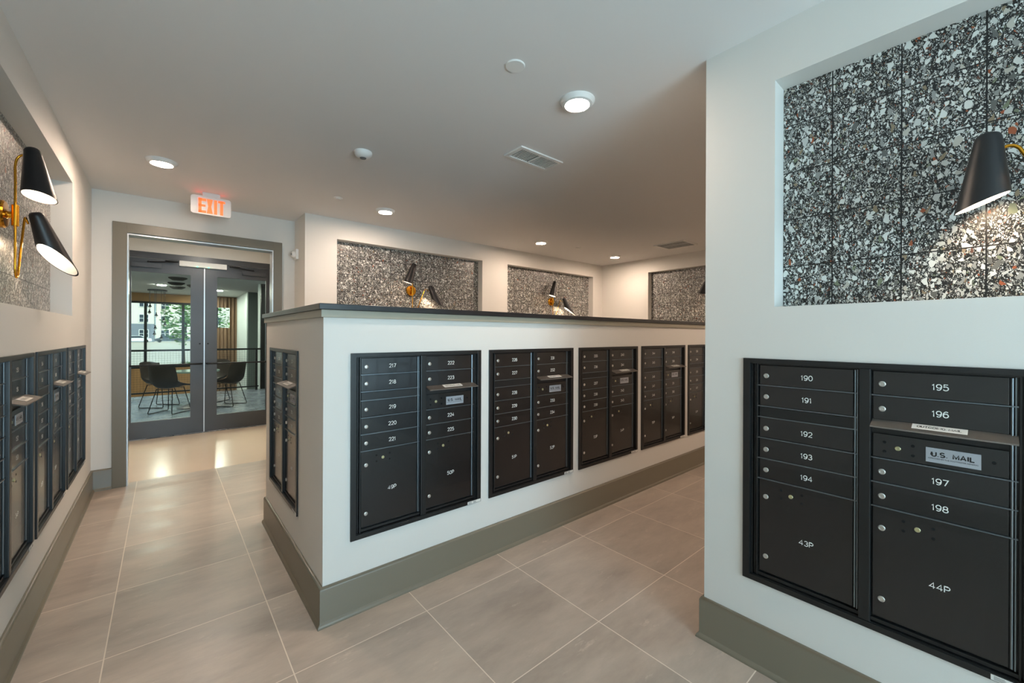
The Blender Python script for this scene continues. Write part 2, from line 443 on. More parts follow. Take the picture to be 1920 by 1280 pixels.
# left wall (seen facing -x: local u runs along +y)
LW = frame(XL, 0, PI / 2)
LU = [1.392, 2.232, 3.085, 3.945]       # left edges of its mailbox units (first one lies out of the frame)
LU = [2.235, 3.085, 3.935]
LWid = MW
holed_wall('wall_left', LW, YBACK, YD + .12, 0, H, .2, [mhole(u) for u in LU] + [(2.19, 4.146, NB, NT_, ND)], M['wall'])
# door wall
holed_wall('wall_door', frame(0, YD, 0), XL, XC + .1, 0, H, .12, [(-.262, .903, 0, 2.29, .2)], M['wall'])
# return and far wall
bm = B(); box(bm, XC, XC + .12, YF + .2, YD, 0, H); struct('wall_return', bm, M['wall'])
FU = (1.437, 3.397); FU2 = (3.855, 5.83)
holed_wall('wall_far', frame(0, YF, 0), XC, XE + .2, 0, H, .2, [(FU[0], FU[1], NB, NT_, ND), (FU2[0], FU2[1], NB, NT_, ND)], M['wall'])
EW = frame(XE, 0, -PI / 2)              # facing +x: local u = -y
holed_wall('wall_end', EW, -YF, 1.2, 0, H, .2, [(-3.738, -1.778, NB, NT_, ND)], M['wall'])
# right partition
RW = frame(XR, 0, -PI / 2)
RU = -.706
holed_wall('wall_right', RW, -YR, -YBACK, 0, H, .45, [mhole(RU), mhole(RU + .855), (-.592, 1.30, NB, NT_, ND)], M['wall'])
bm = B(); box(bm, XR + .45, XE + .2, -1.4, -1.2, 0, H); struct('wall_corridor', bm, M['wall'])
# wall behind the camera, with its window
holed_wall('wall_back', frame(0, YBACK, PI), -XR, -XL, 0, H, .2, [(-1.75, .35, .35, 2.5, .3)], M['wall'])
bm = B()
for a, b in ((-.35, -.30), (.68, .72), (1.70, 1.75)): box(bm, a, b, YBACK - .12, YBACK - .06, .35, 2.5)
for a, b in ((.35, .40), (2.45, 2.5)): box(bm, -.35, 1.75, YBACK - .12, YBACK - .06, a, b)
w = struct('window_1', bm, M['darkmetal'])
bm = B(); box(bm, -.33, 1.73, YBACK - .095, YBACK - .088, .38, 2.48); obj('window_pane', bm, M['wglass'], w)

# half wall with a mailbox bank on two sides
holed_wall('wall_half_front', frame(0, PY0, 0), PX0, PX1, 0, 1.463, .16, [mhole(u) for u in (.703, 1.556, 2.410, 3.262, 4.115)], M['wall'])
bm = B(); box(bm, PX0 + .16, PX1, PY0 + .16, PY1, 0, 1.463); struct('wall_half_core', bm, M['wall'])
HE = frame(PX0, 0, -PI / 2)
holed_wall('wall_half_end', HE, -PY1, -(PY0 + .0005), 0, 1.463, .155, [mhole(-3.330)], M['wall'])
ob = thing('counter_cap', 'long black stone ledge capping the half wall over a greige apron', 'ledge', (PX0, PY0, 1.463))
bm = B(); box(bm, -.026, PX1 - PX0 + .02, -.029, PY1 - PY0 + .029, .036, .065, .003); obj('slab', bm, M['slab'], ob)
bm = B(); box(bm, -.014, PX1 - PX0 + .01, -.016, PY1 - PY0 + .016, .0, .036, .002); obj('apron', bm, M['apron'], ob)

# ------------------------------------------------------------------ baseboards with a rounded shoe
def baseboard(name, pts, closed=False):
    """pts run with the room on the right-hand side of travel"""
    prof = [(0, 0), (.028, 0), (.028, .004), (.024, .014), (.017, .019), (.016, .022), (.016, ZB - .012), (.012, ZB - .003), (.006, ZB), (0, ZB)]
    bm = B(); n = len(pts); P = [Vector((p[0], p[1])) for p in pts]; rings = []
    for i in range(n):
        ns = []
        if i > 0: d = (P[i] - P[i - 1]).normalized(); ns.append(Vector((d.y, -d.x)))
        if i < n - 1: d = (P[i + 1] - P[i]).normalized(); ns.append(Vector((d.y, -d.x)))
        off = ns[0] if len(ns) == 1 else (ns[0] + ns[1]) / (1 + ns[0].dot(ns[1]))
        rings.append([bm.verts.new((P[i].x + off.x * a, P[i].y + off.y * a, b)) for a, b in prof])
    for a, b in zip(rings, rings[1:]):
        for k in range(len(prof)): bm.faces.new((a[k], a[(k + 1) % len(prof)], b[(k + 1) % len(prof)], b[k]))
    bm.faces.new(rings[0]); bm.faces.new(rings[-1][::-1])
    return struct(name, bm, M['trim'], smooth=40)
baseboard('baseboard_left', [(XL, YBACK), (XL, YD), (-.357, YD)])
baseboard('baseboard_return', [(.986, YD), (XC, YD), (XC, YF), (XE, YF), (XE, -1.2), (XR + .45, -1.2)])
baseboard('baseboard_half', [(PX0, PY1), (PX0, PY0), (PX1, PY0), (PX1, PY1), (PX0, PY1)])
baseboard('baseboard_right', [(XR + .45, -1.2), (XR + .45, YR), (XR, YR), (XR, YBACK)])

# ------------------------------------------------------------------ terrazzo panels in the five niches
def tiles(name, x0, x1, y0, y1, m, label):
    bm = B(); box(bm, x0, x1, y0, y1, NB + .001, NT_ - .001); o = struct(name, bm, m, label); return o
tiles('wall_tiles_left', XL - ND + .0005, XL - ND + .009, 2.191, 4.145, M['terr_y'], 'terrazzo tiles in the left wall niche')
tiles('wall_tiles_right', XR + ND - .009, XR + ND - .0005, -1.299, .591, M['terr_y'], 'terrazzo tiles in the right wall niche')
tiles('wall_tiles_end', XE + ND - .009, XE + ND - .0005, 1.779, 3.737, M['terr_y'], 'terrazzo tiles in the end wall niche')
tiles('wall_tiles_far', FU[0] + .001, FU[1] - .001, YF + ND - .009, YF + ND - .0005, M['terr_x'], 'terrazzo tiles in the first far niche')
tiles('wall_tiles_far_second', FU2[0] + .001, FU2[1] - .001, YF + ND - .009, YF + ND - .0005, M['terr_x'], 'terrazzo tiles in the second far niche')

# ------------------------------------------------------------------ mailbox units
# local frame: x to the right along the wall, -y out of the wall, z up from the unit's bottom edge
DZ = MT - MB_
L0, L1_ = .0585, .3785
R0, R1_ = .4195, .7395
PITCH = .0865
TOPZ = 1.262 - MB_
SL = (TOPZ, TOPZ - PITCH, TOPZ - 2 * PITCH, 1.044 - MB_, .957 - MB_, .8725 - MB_, .788 - MB_)
PB = .400 - MB_
DW = .306                      # door width, the rest is the hinge strip
FACE = .010                    # doors sit this far behind the wall face
def door_mesh(w, h, name, recess=True):
    bm = B(); box(bm, 0, w, 0, .006, -h, 0, .0012)
    return mesh(name, bm, M['black'])
_dm = {'s': door_mesh(DW, PITCH - .005, 'compartment_door'), 'pl': door_mesh(DW, SL[6] - PB - .005, 'parcel_door'),
       'm': door_mesh(DW, PITCH - .004, 'outgoing_mail_panel')}
def frame_mesh():
    bm = B(); t = -.009
    box(bm, 0, .027, t, 0, 0, DZ, .0015); box(bm, MW - .027, MW, t, 0, 0, DZ, .0015)
    box(bm, .0265, MW - .0265, t, 0, DZ - .020, DZ, .0015); box(bm, .0265, MW - .0265, t, 0, 0, .022, .0015)
    # inner returns
    for a, b in ((.022, .028), (MW - .028, MW - .022)): box(bm, a, b, -.002, .03, .02, DZ - .018)
    box(bm, .022, MW - .022, -.002, .03, DZ - .022, DZ - .018); box(bm, .022, MW - .022, -.002, .03, .02, .024)
    return mesh('outer_frame', bm, M['blackframe'])
def carcass_mesh():
    bm = B()
    box(bm, .016, MW - .016, .022, .115, .016, DZ - .016)                 # body behind the doors
    # jamb ridges beside the outer edges and the middle post
    for a, b, y in ((.0285, .034, .006), (.038, .043, .010), (.047, .0545, .004),
                    (MW - .045, MW - .0405, .004), (MW - .037, MW - .033, .010), (MW - .0345, MW - .0285, .004)):
        box(bm, a, b, y, .024, .024, DZ - .022, .0006)
    box(bm, L1_ + .004, R0 - .004, -.006, .024, .022, DZ - .020, .003)
    box(bm, .046, L1_ + .006, .004, .024, TOPZ + .0015, DZ - .0215, .0006); box(bm, R0 - .006, R1_ + .008, .004, .024, TOPZ + .0015, DZ - .0215, .0006)
    box(bm, .046, L1_ + .006, .006, .024, .0275, PB - .004, .0006); box(bm, R0 - .006, R1_ + .008, .006, .024, .0275, PB - .004, .0006)
    box(bm, L0, L1_, .008, .024, SL[3] + .003, SL[2] - .003, .0006)       # blank strip level with the mail slot
    return mesh('carcass', bm, M['blackframe'])
def ribs_mesh():
    bm = B()
    for z in SL[1:]:
        box(bm, L0 - .006, L1_ + .001, .0035, .012, z - .0004, z + .0030)
    for z in (SL[1], SL[4], SL[5], SL[6]): box(bm, R0 - .006, R1_ + .004, .0035, .012, z - .0004, z + .0030)
    return mesh('door_ribs', bm, M['hinge'])
def hinge_mesh(x):
    bm = B(); cyl(bm, (x, .009, PB + .004), (x, .009, TOPZ - .002), .0032, 8); box(bm, x + .0055, x + .0085, .006, .02, PB + .002, TOPZ)
    return mesh('hinge_strip', bm, M['hinge'], 40)
def lock_mesh(big=True):
    bm = B(); r = .0098 if big else .0078
    lathe(bm, [(r, 0), (r, .0022), (r * .86, .0034), (r * .62, .0036), (r * .56, .0024), (r * .5, .0024)], Matrix.Rotation(PI / 2, 4, 'X'), 20)
    return mesh('lock', bm, M['chrome'] if big else M['brasslock'], 40)
def slot_mesh():
    bm = B(); cyl(bm, (0, -.0024, 0), (0, -.0030, 0), .0042, 12); box(bm, -.0006, .0006, -.0034, -.002, -.003, .003)
    return mesh('keyhole', bm, M['lockc'])
def holes_mesh():
    bm = B(); lathe(bm, [(.0048, 0), (.0048, .0006), (.0036, .0006)], Matrix.Rotation(PI / 2, 4, 'X'), 12)
    return mesh('screw_hole', bm, M['hole'])
def flap_mesh():
    bm = B()
    w = R1_ - R0 + .004; v = [(0, .004, .0), (0, -.052, -.018), (0, -.0525, -.0225), (0, -.048, -.0225), (0, .004, -.005)]
    a = [bm.verts.new((-.001, y, z)) for _, y, z in v]; b = [bm.verts.new((w, y, z)) for _, y, z in v]
    for k in range(5): bm.faces.new((a[k], a[(k + 1) % 5], b[(k + 1) % 5], b[k]))
    bm.faces.new(a[::-1]); bm.faces.new(b)
    return mesh('mail_flap', bm, M['flap'])
_m = dict(frame=frame_mesh(), carcass=carcass_mesh(), ribs=ribs_mesh(), hl=hinge_mesh(L0 + DW + .006), hr=hinge_mesh(R0 + DW + .006),
          lock=lock_mesh(), small=lock_mesh(False), slot=slot_mesh(),
          hole=holes_mesh(),
          flap=flap_mesh())
bm = B(); box(bm, 0, .120, -.0012, 0, -.0235, .0235, .0003); _m['plate'] = mesh('mail_plate', bm, M['plate'])
bm = B()
fs = Vector((0, -.056, -.018)).normalized()
mm = Matrix.Translation((0, 0, 0))
box(bm, -.062, .062, -.040, -.006, 0, .0006); _m['fl'] = mesh('flap_label', bm, M['paper'])
bm = B(); box(bm, 0, .094, -.0012, 0, 0, .016, .0002); _m['sticker'] = mesh('sticker', bm, M['paper'])
bm = B()
for k in range(4): box(bm, .006, .030 - .003 * (k % 2), -.0016, -.001, .003 + k * .003, .0042 + k * .003)
for k in range(4): box(bm, .040, .062 - .004 * (k % 2), -.0016, -.001, .003 + k * .003, .0042 + k * .003)
_m['sprint'] = mesh('sticker_print', bm, M['grey'])

HP = [(-.034, .016), (-.034, -.016), (.037, .016), (.037, -.016)]
def mailbox_unit(wall_x, wall_y, rz, first, label, group):
    """first = number of the first compartment"""
    k = (first - 1) // 9; pl = 2 * k + 1
    t = thing('mailbox_unit', label, 'mailbox', (wall_x, wall_y, MB_), rz, group)
    link('outer_frame', _m['frame'], t); link('carcass', _m['carcass'], t)
    link('divider_ribs', _m['ribs'], t)['label'] = 'thin bright ribs between the doors'
    link('hinge_strip', _m['hl'], t); link('hinge_strip', _m['hr'], t)
    def lock(par, x, z, kind='lock'):
        l = link('lock' if kind == 'lock' else 'master_lock', _m[kind], par, (x, 0, z))
        l['label'] = 'round chrome lock' if kind == 'lock' else 'small pale brass lock'
        return l
    def small_door(x, z, num):
        d = link('compartment_door', _dm['s'], t, (x, FACE, z - .0015))
        lock(d, .024, -.044)
        link('number', stroke_text(str(num), .0210, .0118, .0036, .0026, M['ink']), d, (.1645, -.0004, -.0425))['label'] = 'white printed number'
    for i, n in zip((0, 1, 3, 4, 5), range(5)): small_door(L0, SL[i], first + n)
    for i, n in zip((0, 1, 4, 5), range(5, 9)): small_door(R0, SL[i], first + n)
    for x, num in ((L0, pl), (R0, pl + 1)):
        d = link('parcel_door', _dm['pl'], t, (x, FACE, SL[6] - .0015)); z0 = SL[6] - .0015 + MB_
        lock(d, .024, .716 - z0); lock(d, .024, .469 - z0); lock(d, .113, .741 - z0, 'small')
        for hx, hz in HP: link('screw_hole', _m['hole'], d, (.113 + hx, 0, .741 - z0 + hz))
        link('number', stroke_text('%dP' % num, .0210, .0122, .0042, .0024, M['ink']), d, (.1645, -.0004, .574 - z0))['label'] = 'white printed number'
    p = link('outgoing_mail_panel', _dm['m'], t, (R0, FACE, SL[3] - .001)); z0 = SL[3] - .001 + MB_
    lock(p, .0645, 1.0 - z0, 'small'); 
    for hx, hz in HP + [(.213, .002)]: link('screw_hole', _m['hole'], p, (.0645 + hx, 0, 1.0 - z0 + hz))
    q = link('mail_plate', _m['plate'], p, (.132, 0, .997 - z0)); q['label'] = 'silver plate reading U.S. MAIL'
    link('lettering', stroke_text('U.S. MAIL', .0172, .0098, .0042, .0036, M['blackink']), q, (.060, -.0015, .004))
    link('lettering', text_mesh('APPROVED BY THE POSTMASTER GENERAL', .0062, .92, M['blackink']), q, (.060, -.0015, -.0105))
    f = link('mail_flap', _m['flap'], t, (R0, FACE, 1.0935 - MB_)); f['label'] = 'speckled dark grey hopper flap'
    ang = math.atan2(.018, .056)
    fl = link('flap_label', _m['fl'], f, (.163, 0, .0006)); fl.rotation_euler = (ang, 0, 0); fl['label'] = 'white strip reading OUTGOING MAIL'
    tx = link('lettering', stroke_text('OUTGOING MAIL', .0150, .0062, .0024, .0018, M['blackink']), fl, (0, -.023, .0012)); tx.rotation_euler = (-PI / 2, 0, 0)
    s = link('sticker', _m['sticker'], t, (MW - .098, -.0092, .0025)); s['label'] = 'white maker sticker'
    link('sticker_print', _m['sprint'], s)
    return t

GH, GL, GR = 'mailbox units on the long side of the half wall', 'mailbox units on the left wall', 'mailbox units on the right wall'
names = ['nearest the half wall corner', 'second from the half wall corner', 'in the middle of the half wall', 'fourth from the half wall corner', 'half hidden by the right wall']
for i, u in enumerate((.703, 1.556, 2.410, 3.262, 4.115)):
    a = 217 + 9 * i
    mailbox_unit(u, PY0, 0, a, 'black mailbox unit numbered %d to %d, %s' % (a, a + 8, names[i]), GH)
for i, u in enumerate(LU):
    mailbox_unit(XL, u, PI / 2, 145 + 9 * i, ['black left wall mailbox unit cut off by the edge of the photo', 'black left wall mailbox unit between two others',
                 'black left wall mailbox unit closest to the glass doors'][i], GL)
mailbox_unit(PX0, 3.330, -PI / 2, 208, 'black mailbox unit alone on the narrow end of the half wall', None).pop('group', None)
mailbox_unit(XR, -RU, -PI / 2, 190, 'large black mailbox unit numbered 190 to 198 on the right wall', None).pop('group', None)
mailbox_unit(XR, -RU - .855, -PI / 2, 199, 'black mailbox unit beyond the photo edge beside unit 190', None).pop('group', None)

# ------------------------------------------------------------------ wall sconces
def shade_bm(T, Bc, rt, rb, cut_n, inner=False):
    """closed cone from T to Bc, its mouth cut by a plane through Bc with normal cut_n"""
    T, Bc = Vector(T), Vector(Bc); ax = (Bc - T).normalized(); m = frame_of(ax); m.translation = T
    L = (Bc - T).length; seg = 40; th = .0015 if inner else 0
    bm = B(); prof = [(.0, 0), (rt * .55, .001), (rt * .85, .006), (rt, .015)]
    n = 12; slope = (rb - rt) / L
    if inner: prof = [(0, .004), (rt * .8, .006), (rt - th, .016)]
    k0 = len(prof)
    rings = []
    cn = Vector(cut_n).normalized()
    for r, z in prof:
        if r < 1e-6: rings.append([bm.verts.new(m @ Vector((0, 0, z)))])
        else: rings.append([bm.verts.new(m @ Vector((r * math.cos(2 * PI * i / seg), r * math.sin(2 * PI * i / seg), z))) for i in range(seg)])
    # mouth ring: where each side line of the cone meets the plane
    ends = []
    for i in range(seg):
        a = 2 * PI * i / seg; z0 = prof[-1][1]; r0 = prof[-1][0]
        p = m @ Vector((r0 * math.cos(a), r0 * math.sin(a), z0)); d = m.to_3x3() @ Vector((slope * math.cos(a), slope * math.sin(a), 1))
        s = (Bc - p).dot(cn) / d.dot(cn); ends.append((p, d, s))
    for k in range(1, n + 1):
        rings.append([bm.verts.new(p + d * s * k / n) for p, d, s in ends])
    for a, b in zip(rings, rings[1:]):
        for i in range(seg):
            j = (i + 1) % seg
            if len(a) == 1: bm.faces.new((a[0], b[i], b[j]))
            else: bm.faces.new((a[i], a[j], b[j], b[i]))
    return bm
def sconce(x, y, z, rz, label, mir=1, bulbs=(1, 1), low=(.072, -.055), cutk=-.60, cutn=.45):
    t = thing('wall_sconce', label, 'wall lamp', (x, y, z), rz, 'two-armed brass and black sconces in the terrazzo niches')
    s = mir
    bm = B(); lathe(bm, [(.064, 0), (.064, .022), (.058, .028), (.020, .030), (.016, .034), (.016, .046)], Matrix.Rotation(PI / 2, 4, 'X'), 36)
    obj('backplate', bm, M['brass'], t, 35, 'polished brass round plate')
    rn = -.055
    bm = B(); cyl(bm, (0, rn, -.05), (0, rn, .05), .0125, 20, .002); obj('swivel_joint', bm, M['brass'], t, 35)
    bm = B(); tube(bm, [(0, rn, .04), (0, rn, .16), (0, rn, .240), (0, rn - .010, .278), (s * -.006, rn - .032, .292), (s * -.014, rn - .055, .286)], .0048, 12, 6)
    obj('upper_arm', bm, M['brass'], t, 60)
    bm = B(); tube(bm, [(0, rn, -.04), (0, rn, -.14), (0, rn, -.235), (s * .008, rn, -.272), (s * .026, rn, -.288), (s * .046, rn, -.275), (s * .060, rn, -.245), (s * .105, rn, -.13), (s * .158, rn, -.005),
                        (s * .172, rn, .022), (s * .190, rn, .030), (s * .206, rn, .022), (s * .218, rn - .004, .006)], .0048, 12, 6)
    obj('lower_arm', bm, M['brass'], t, 60)
    for nm, T, Bc, cut, b in (('upper_shade', (s * -.002, rn - .052, .325), (s * -.108, rn - .090, .078), (s * -.25, .2, -1), bulbs[0]),
                              ('lower_shade', (s * .228, rn - .026, .072), (s * (.228 + low[0]), rn - .026 + low[1], -.142), (s * cutk, cutn, -1), bulbs[1])):
        sh = obj(nm, shade_bm(T, Bc, .029, .059, cut), M['shade'], t, 50, 'matte black cone shade')
        obj('shade_lining', shade_bm(Vector(T) + (Vector(Bc) - Vector(T)) * .01, Vector(Bc) - (Vector(Bc) - Vector(T)) * .002, .0275, .0572, cut, True), M['shadein'], sh, 50, 'white inside of the shade')
        T, Bc = Vector(T), Vector(Bc); ax = (Bc - T).normalized()
        bm = B(); mm = frame_of(ax); mm.translation = T + ax * .03
        lathe(bm, [(.012, 0), (.014, .04), (.013, .075), (.010, .082)], mm, 20); obj('lamp_socket', bm, M['white'], sh, 40)
        bm = B(); mm = frame_of(ax); mm.translation = T + ax * .11
        lathe(bm, [(.0, .0), (.010, .002), (.014, .02), (.021, .045), (.022, .06), (.016, .076), (0, .084)], mm, 20)
        obj('bulb', bm, M['bulb'], sh, 60, 'glowing bulb')
    return t
NZ = 1.934
sconce(2.36, YF + ND - .009, NZ, 0, 'brass and black sconce in the niche right of the exit doors')
sconce(4.86, YF + ND - .009, NZ, 0, 'brass and black sconce in the shorter second niche over the half wall')
sconce(XE + ND - .009, 2.72, NZ, -PI / 2, 'brass and black sconce partly seen in the end wall niche')
sconce(XL - ND + .009, 2.985, NZ, PI / 2, 'brass and black sconce close up on the left wall niche')
sconce(XR + ND - .009, -.205, NZ - .005, -PI / 2, 'large black cone sconce cut by the photo edge on the right wall', mir=-1, low=(.008, -.03), cutk=-.42, cutn=.1)

# ------------------------------------------------------------------ ceiling fittings
for i, (x, y, lb) in enumerate(((1.70, 1.475, 'large glowing disc light in the ceiling over the half wall corner'), (-.02, 3.97, 'disc light in the ceiling before the exit sign'),
                     (1.715, 4.04, 'disc light in the ceiling above the first far niche'), (3.89, 4.01, 'disc light in the ceiling above the gap between far niches'), (5.485, 3.96, 'disc light in the ceiling by the far corner'),
                     (4.2, .8, 'added unseen disc light brightening the corridor behind the right wall'), (5.5, .6, 'added unseen disc light brightening the far end of the corridor'))):  # last two lights are added out of view to brighten the far right
    t = thing('ceiling_light', lb, 'ceiling light', (x, y, H), 0, 'round disc lights in the ceiling')
    bm = B(); lathe(bm, [(.094, 0), (.094, -.004), (.088, -.012), (.080, -.022), (.066, -.026), (.057, -.014)], seg=40); obj('trim_ring', bm, M['white'], t, 30)
    bm = B(); lathe(bm, [(.058, -.016), (.058, -.022), (.046, -.026), (0, -.028)], seg=40); obj('lens', bm, M['lens'], t, 50, 'bright round lens')
t = thing('ceiling_light', 'small light in the vestibule ceiling', 'ceiling light', (.42, 6.1, H), 0)
bm = B(); lathe(bm, [(.094, 0), (.094, -.004), (.088, -.012), (.080, -.022), (.066, -.026), (.057, -.014)], seg=40); obj('trim_ring', bm, M['white'], t, 30)
bm = B(); lathe(bm, [(.058, -.016), (.058, -.022), (.046, -.026), (0, -.028)], seg=40); obj('lens', bm, M['loungelens'], t, 50)

bm = B(); lathe(bm, [(.046, 0), (.046, -.003), (.043, -.006), (0, -.007)], seg=36)
tag(obj('sprinkler_cover', bm, M['white'], None, 30, loc=(1.256, 1.472, H)), 'flat white round cover plate in the ceiling near the large light', 'cover plate', 'flat round ceiling covers')
for x, y, lb in ((1.227, 3.963, 'tiny white ceiling cover between two disc lights by the door'), (4.555, 3.923, 'tiny white ceiling cover near the far corner')):
    bm = B(); lathe(bm, [(.040, 0), (.040, -.003), (.037, -.005), (.022, -.006), (.020, -.012), (0, -.013)], seg=30)
    tag(obj('sprinkler_cover', bm, M['white'], None, 30, loc=(x, y, H)), lb, 'cover plate', 'flat round ceiling covers')
t = thing('smoke_detector', 'white domed smoke detector in the middle of the ceiling', 'smoke detector', (1.05, 2.855, H))
bm = B(); lathe(bm, [(.060, 0), (.061, -.006), (.059, -.016), (.050, -.028), (.036, -.038), (.026, -.041), (0, -.041)], seg=40); obj('housing', bm, M['white'], t, 40)
bm = B(); lathe(bm, [(.022, -.041), (.020, -.045), (.012, -.047), (0, -.047)], seg=30); obj('sensor', bm, M['grey'], t, 40, 'grey sensor dome')

def vent(x0, x1, y0, y1, lb, bars=12):
    t = thing('ceiling_vent', lb, 'vent', ((x0 + x1) / 2, (y0 + y1) / 2, H), 0, 'rectangular ceiling vents')
    hx, hy = (x1 - x0) / 2, (y1 - y0) / 2; f = .028
    bm = B()
    for a in ((-hx, hx, -hy, -hy + f), (-hx, hx, hy - f, hy), (-hx, -hx + f, -hy + f, hy - f), (hx - f, hx, -hy + f, hy - f), (-.008 - hx * .0, .008, -hy + f, hy - f)):
        box(bm, *a, -.010, 0, .002)
    obj('frame', bm, M['white'], t)
    bm = B()
    for i in range(bars):
        x = -hx + f + (i + .5) * (2 * hx - 2 * f) / bars
        if abs(x) < .012: continue
        box(bm, x - .0026, x + .0026, -hy + f, hy - f, -.007, -.001)
    obj('louvre_blades', bm, M['white'], t)
    bm = B(); box(bm, -hx + f, hx - f, -hy + f, hy - f, -.0012, 0); obj('duct_shade', bm, M['hole'], t, label='dark plate painted as the shade inside the duct')  # thin near-black plate stands for the shade inside the duct
vent(1.817, 2.222, 2.06, 2.25, 'white ceiling vent above the half wall', 20)
vent(5.23, 5.62, 2.69, 3.13, 'white ceiling vent in the far corridor ceiling', 9)

# exit sign
t = thing('exit_sign', 'white ceiling-mounted sign with lit orange EXIT letters', 'exit sign', (.319, 4.607, H))
bm = B(); ring = []
for cx, cz, a0 in ((.125, -.056, 0), (-.125, -.056, 90), (-.125, -.175, 180), (.125, -.175, 270)):
    ring += [(cx + .022 * math.cos(math.radians(a0 + 15 * k)), cz + .022 * math.sin(math.radians(a0 + 15 * k))) for k in range(7)]
fa = [bm.verts.new((p, -.0182, q)) for p, q in ring]; fb = [bm.verts.new((p, .0182, q)) for p, q in ring]
bm.faces.new(fa); bm.faces.new(fb[::-1])
for k in range(len(ring)): bm.faces.new((fa[k], fa[(k + 1) % len(ring)], fb[(k + 1) % len(ring)], fb[k]))
obj('housing', bm, M['exitface'], t, 40)
bm = B(); box(bm, -.065, .065, -.022, .022, -.036, 0, .003); obj('canopy', bm, M['exitface'], t)
bm = B()
lx = {'E': [(-.093, -.071, 0, 1), (-.093, -.038, .82, 1), (-.093, -.042, .43, .58), (-.093, -.038, 0, .17)],
      'I': [(.020, .042, 0, 1)], 'T': [(.065, .087, 0, 1), (.050, .102, .84, 1)]}
z0, hh = -.185, .128
for k, rs in lx.items():
    for a, b, c, d in rs: box(bm, a, b, -.0205, -.0185, z0 + c * hh, z0 + d * hh)
for sgn in (1, -1):
    v = [(-.034, 0), (-.012, 0), (.010, 1), (-.012, 1)] if sgn == 1 else [(-.012, 0), (.010, 0), (-.012, 1), (-.034, 1)]
    y = -.0205 - .0002 * sgn
    a = [bm.verts.new((p, y, z0 + q * hh)) for p, q in v]; b = [bm.verts.new((p, -.0185, z0 + q * hh)) for p, q in v]
    bm.faces.new(a); bm.faces.new(b[::-1])
    for k in range(4): bm.faces.new((a[k], a[(k + 1) % 4], b[(k + 1) % 4], b[k]))
obj('exit_lettering', bm, M['exitred'], t, label='lit orange EXIT letters')
bm = B(); box(bm, -.11, .11, -.006, .006, -.0335, -.031); obj('light_strip', bm, M['red'], t, label='red light leaking at the top')
# alarm on the return wall
t = thing('alarm_strobe', 'small white alarm device on the wall return beside the doors', 'alarm', (XC, 4.98, 2.255), PI / 2)
t.rotation_euler = (0, 0, PI / 2)
bm = B(); box(bm, -.05, .07, 0, .028, -.055, .055, .006); obj('housing', bm, M['white'], t)
bm = B(); lathe(bm, [(.034, .028), (.034, .045), (.026, .058), (.010, .062), (0, .062)], Matrix.Rotation(-PI / 2, 4, 'X'), 24); obj('strobe_dome', bm, M['white'], t, 40)
bm = B(); lathe(bm, [(.012, .062), (.010, .066), (0, .066)], Matrix.Rotation(-PI / 2, 4, 'X'), 16); obj('lens', bm, M['grey'], t, 40)

# ------------------------------------------------------------------ doorway casing, vestibule, glass doors
bm = B()
y = YD
box(bm, -.357, -.262, y - .022, y, 0, 2.385, .002); box(bm, .903, .986, y - .022, y, 0, 2.385, .002); box(bm, -.2625, .9035, y - .022, y, 2.296, 2.385, .002)
struct('trim_doorway', bm, M['trim'], 'greige casing round the doorway')
bm = B()
box(bm, -.2615, -.252, y - .012, y + .13, 0, 2.289); box(bm, .893, .9025, y - .012, y + .13, 0, 2.289); box(bm, -.252, .893, y - .012, y + .13, 2.280, 2.2895)
struct('trim_jamb', bm, M['steel'], 'bright metal lining inside the doorway')
bm = B(); box(bm, -.62, -.50, YD + .12, 7.19, 0, H); struct('wall_vestibule_left', bm, M['wall'])
bm = B(); box(bm, 1.262, 1.40, YD + .12, 7.19, 0, H); struct('wall_vestibule_right', bm, M['wall'])
DYP = 7.217
bm = B(); box(bm, -5, -.43, 7.19, 7.30, 0, H); box(bm, 1.262, 5, 7.19, 7.30, 0, H); box(bm, -.431, 1.263, 7.19, 7.30, 2.452, H); struct('wall_lounge', bm, M['wall'])
bm = B()
box(bm, -.43, -.372, 7.185, 7.29, 0, 2.452); box(bm, 1.222, 1.262, 7.185, 7.29, 0, 2.452); box(bm, -.372, 1.222, 7.185, 7.29, 2.375, 2.452)
struct('trim_door_frame', bm, M['darkdoor'])
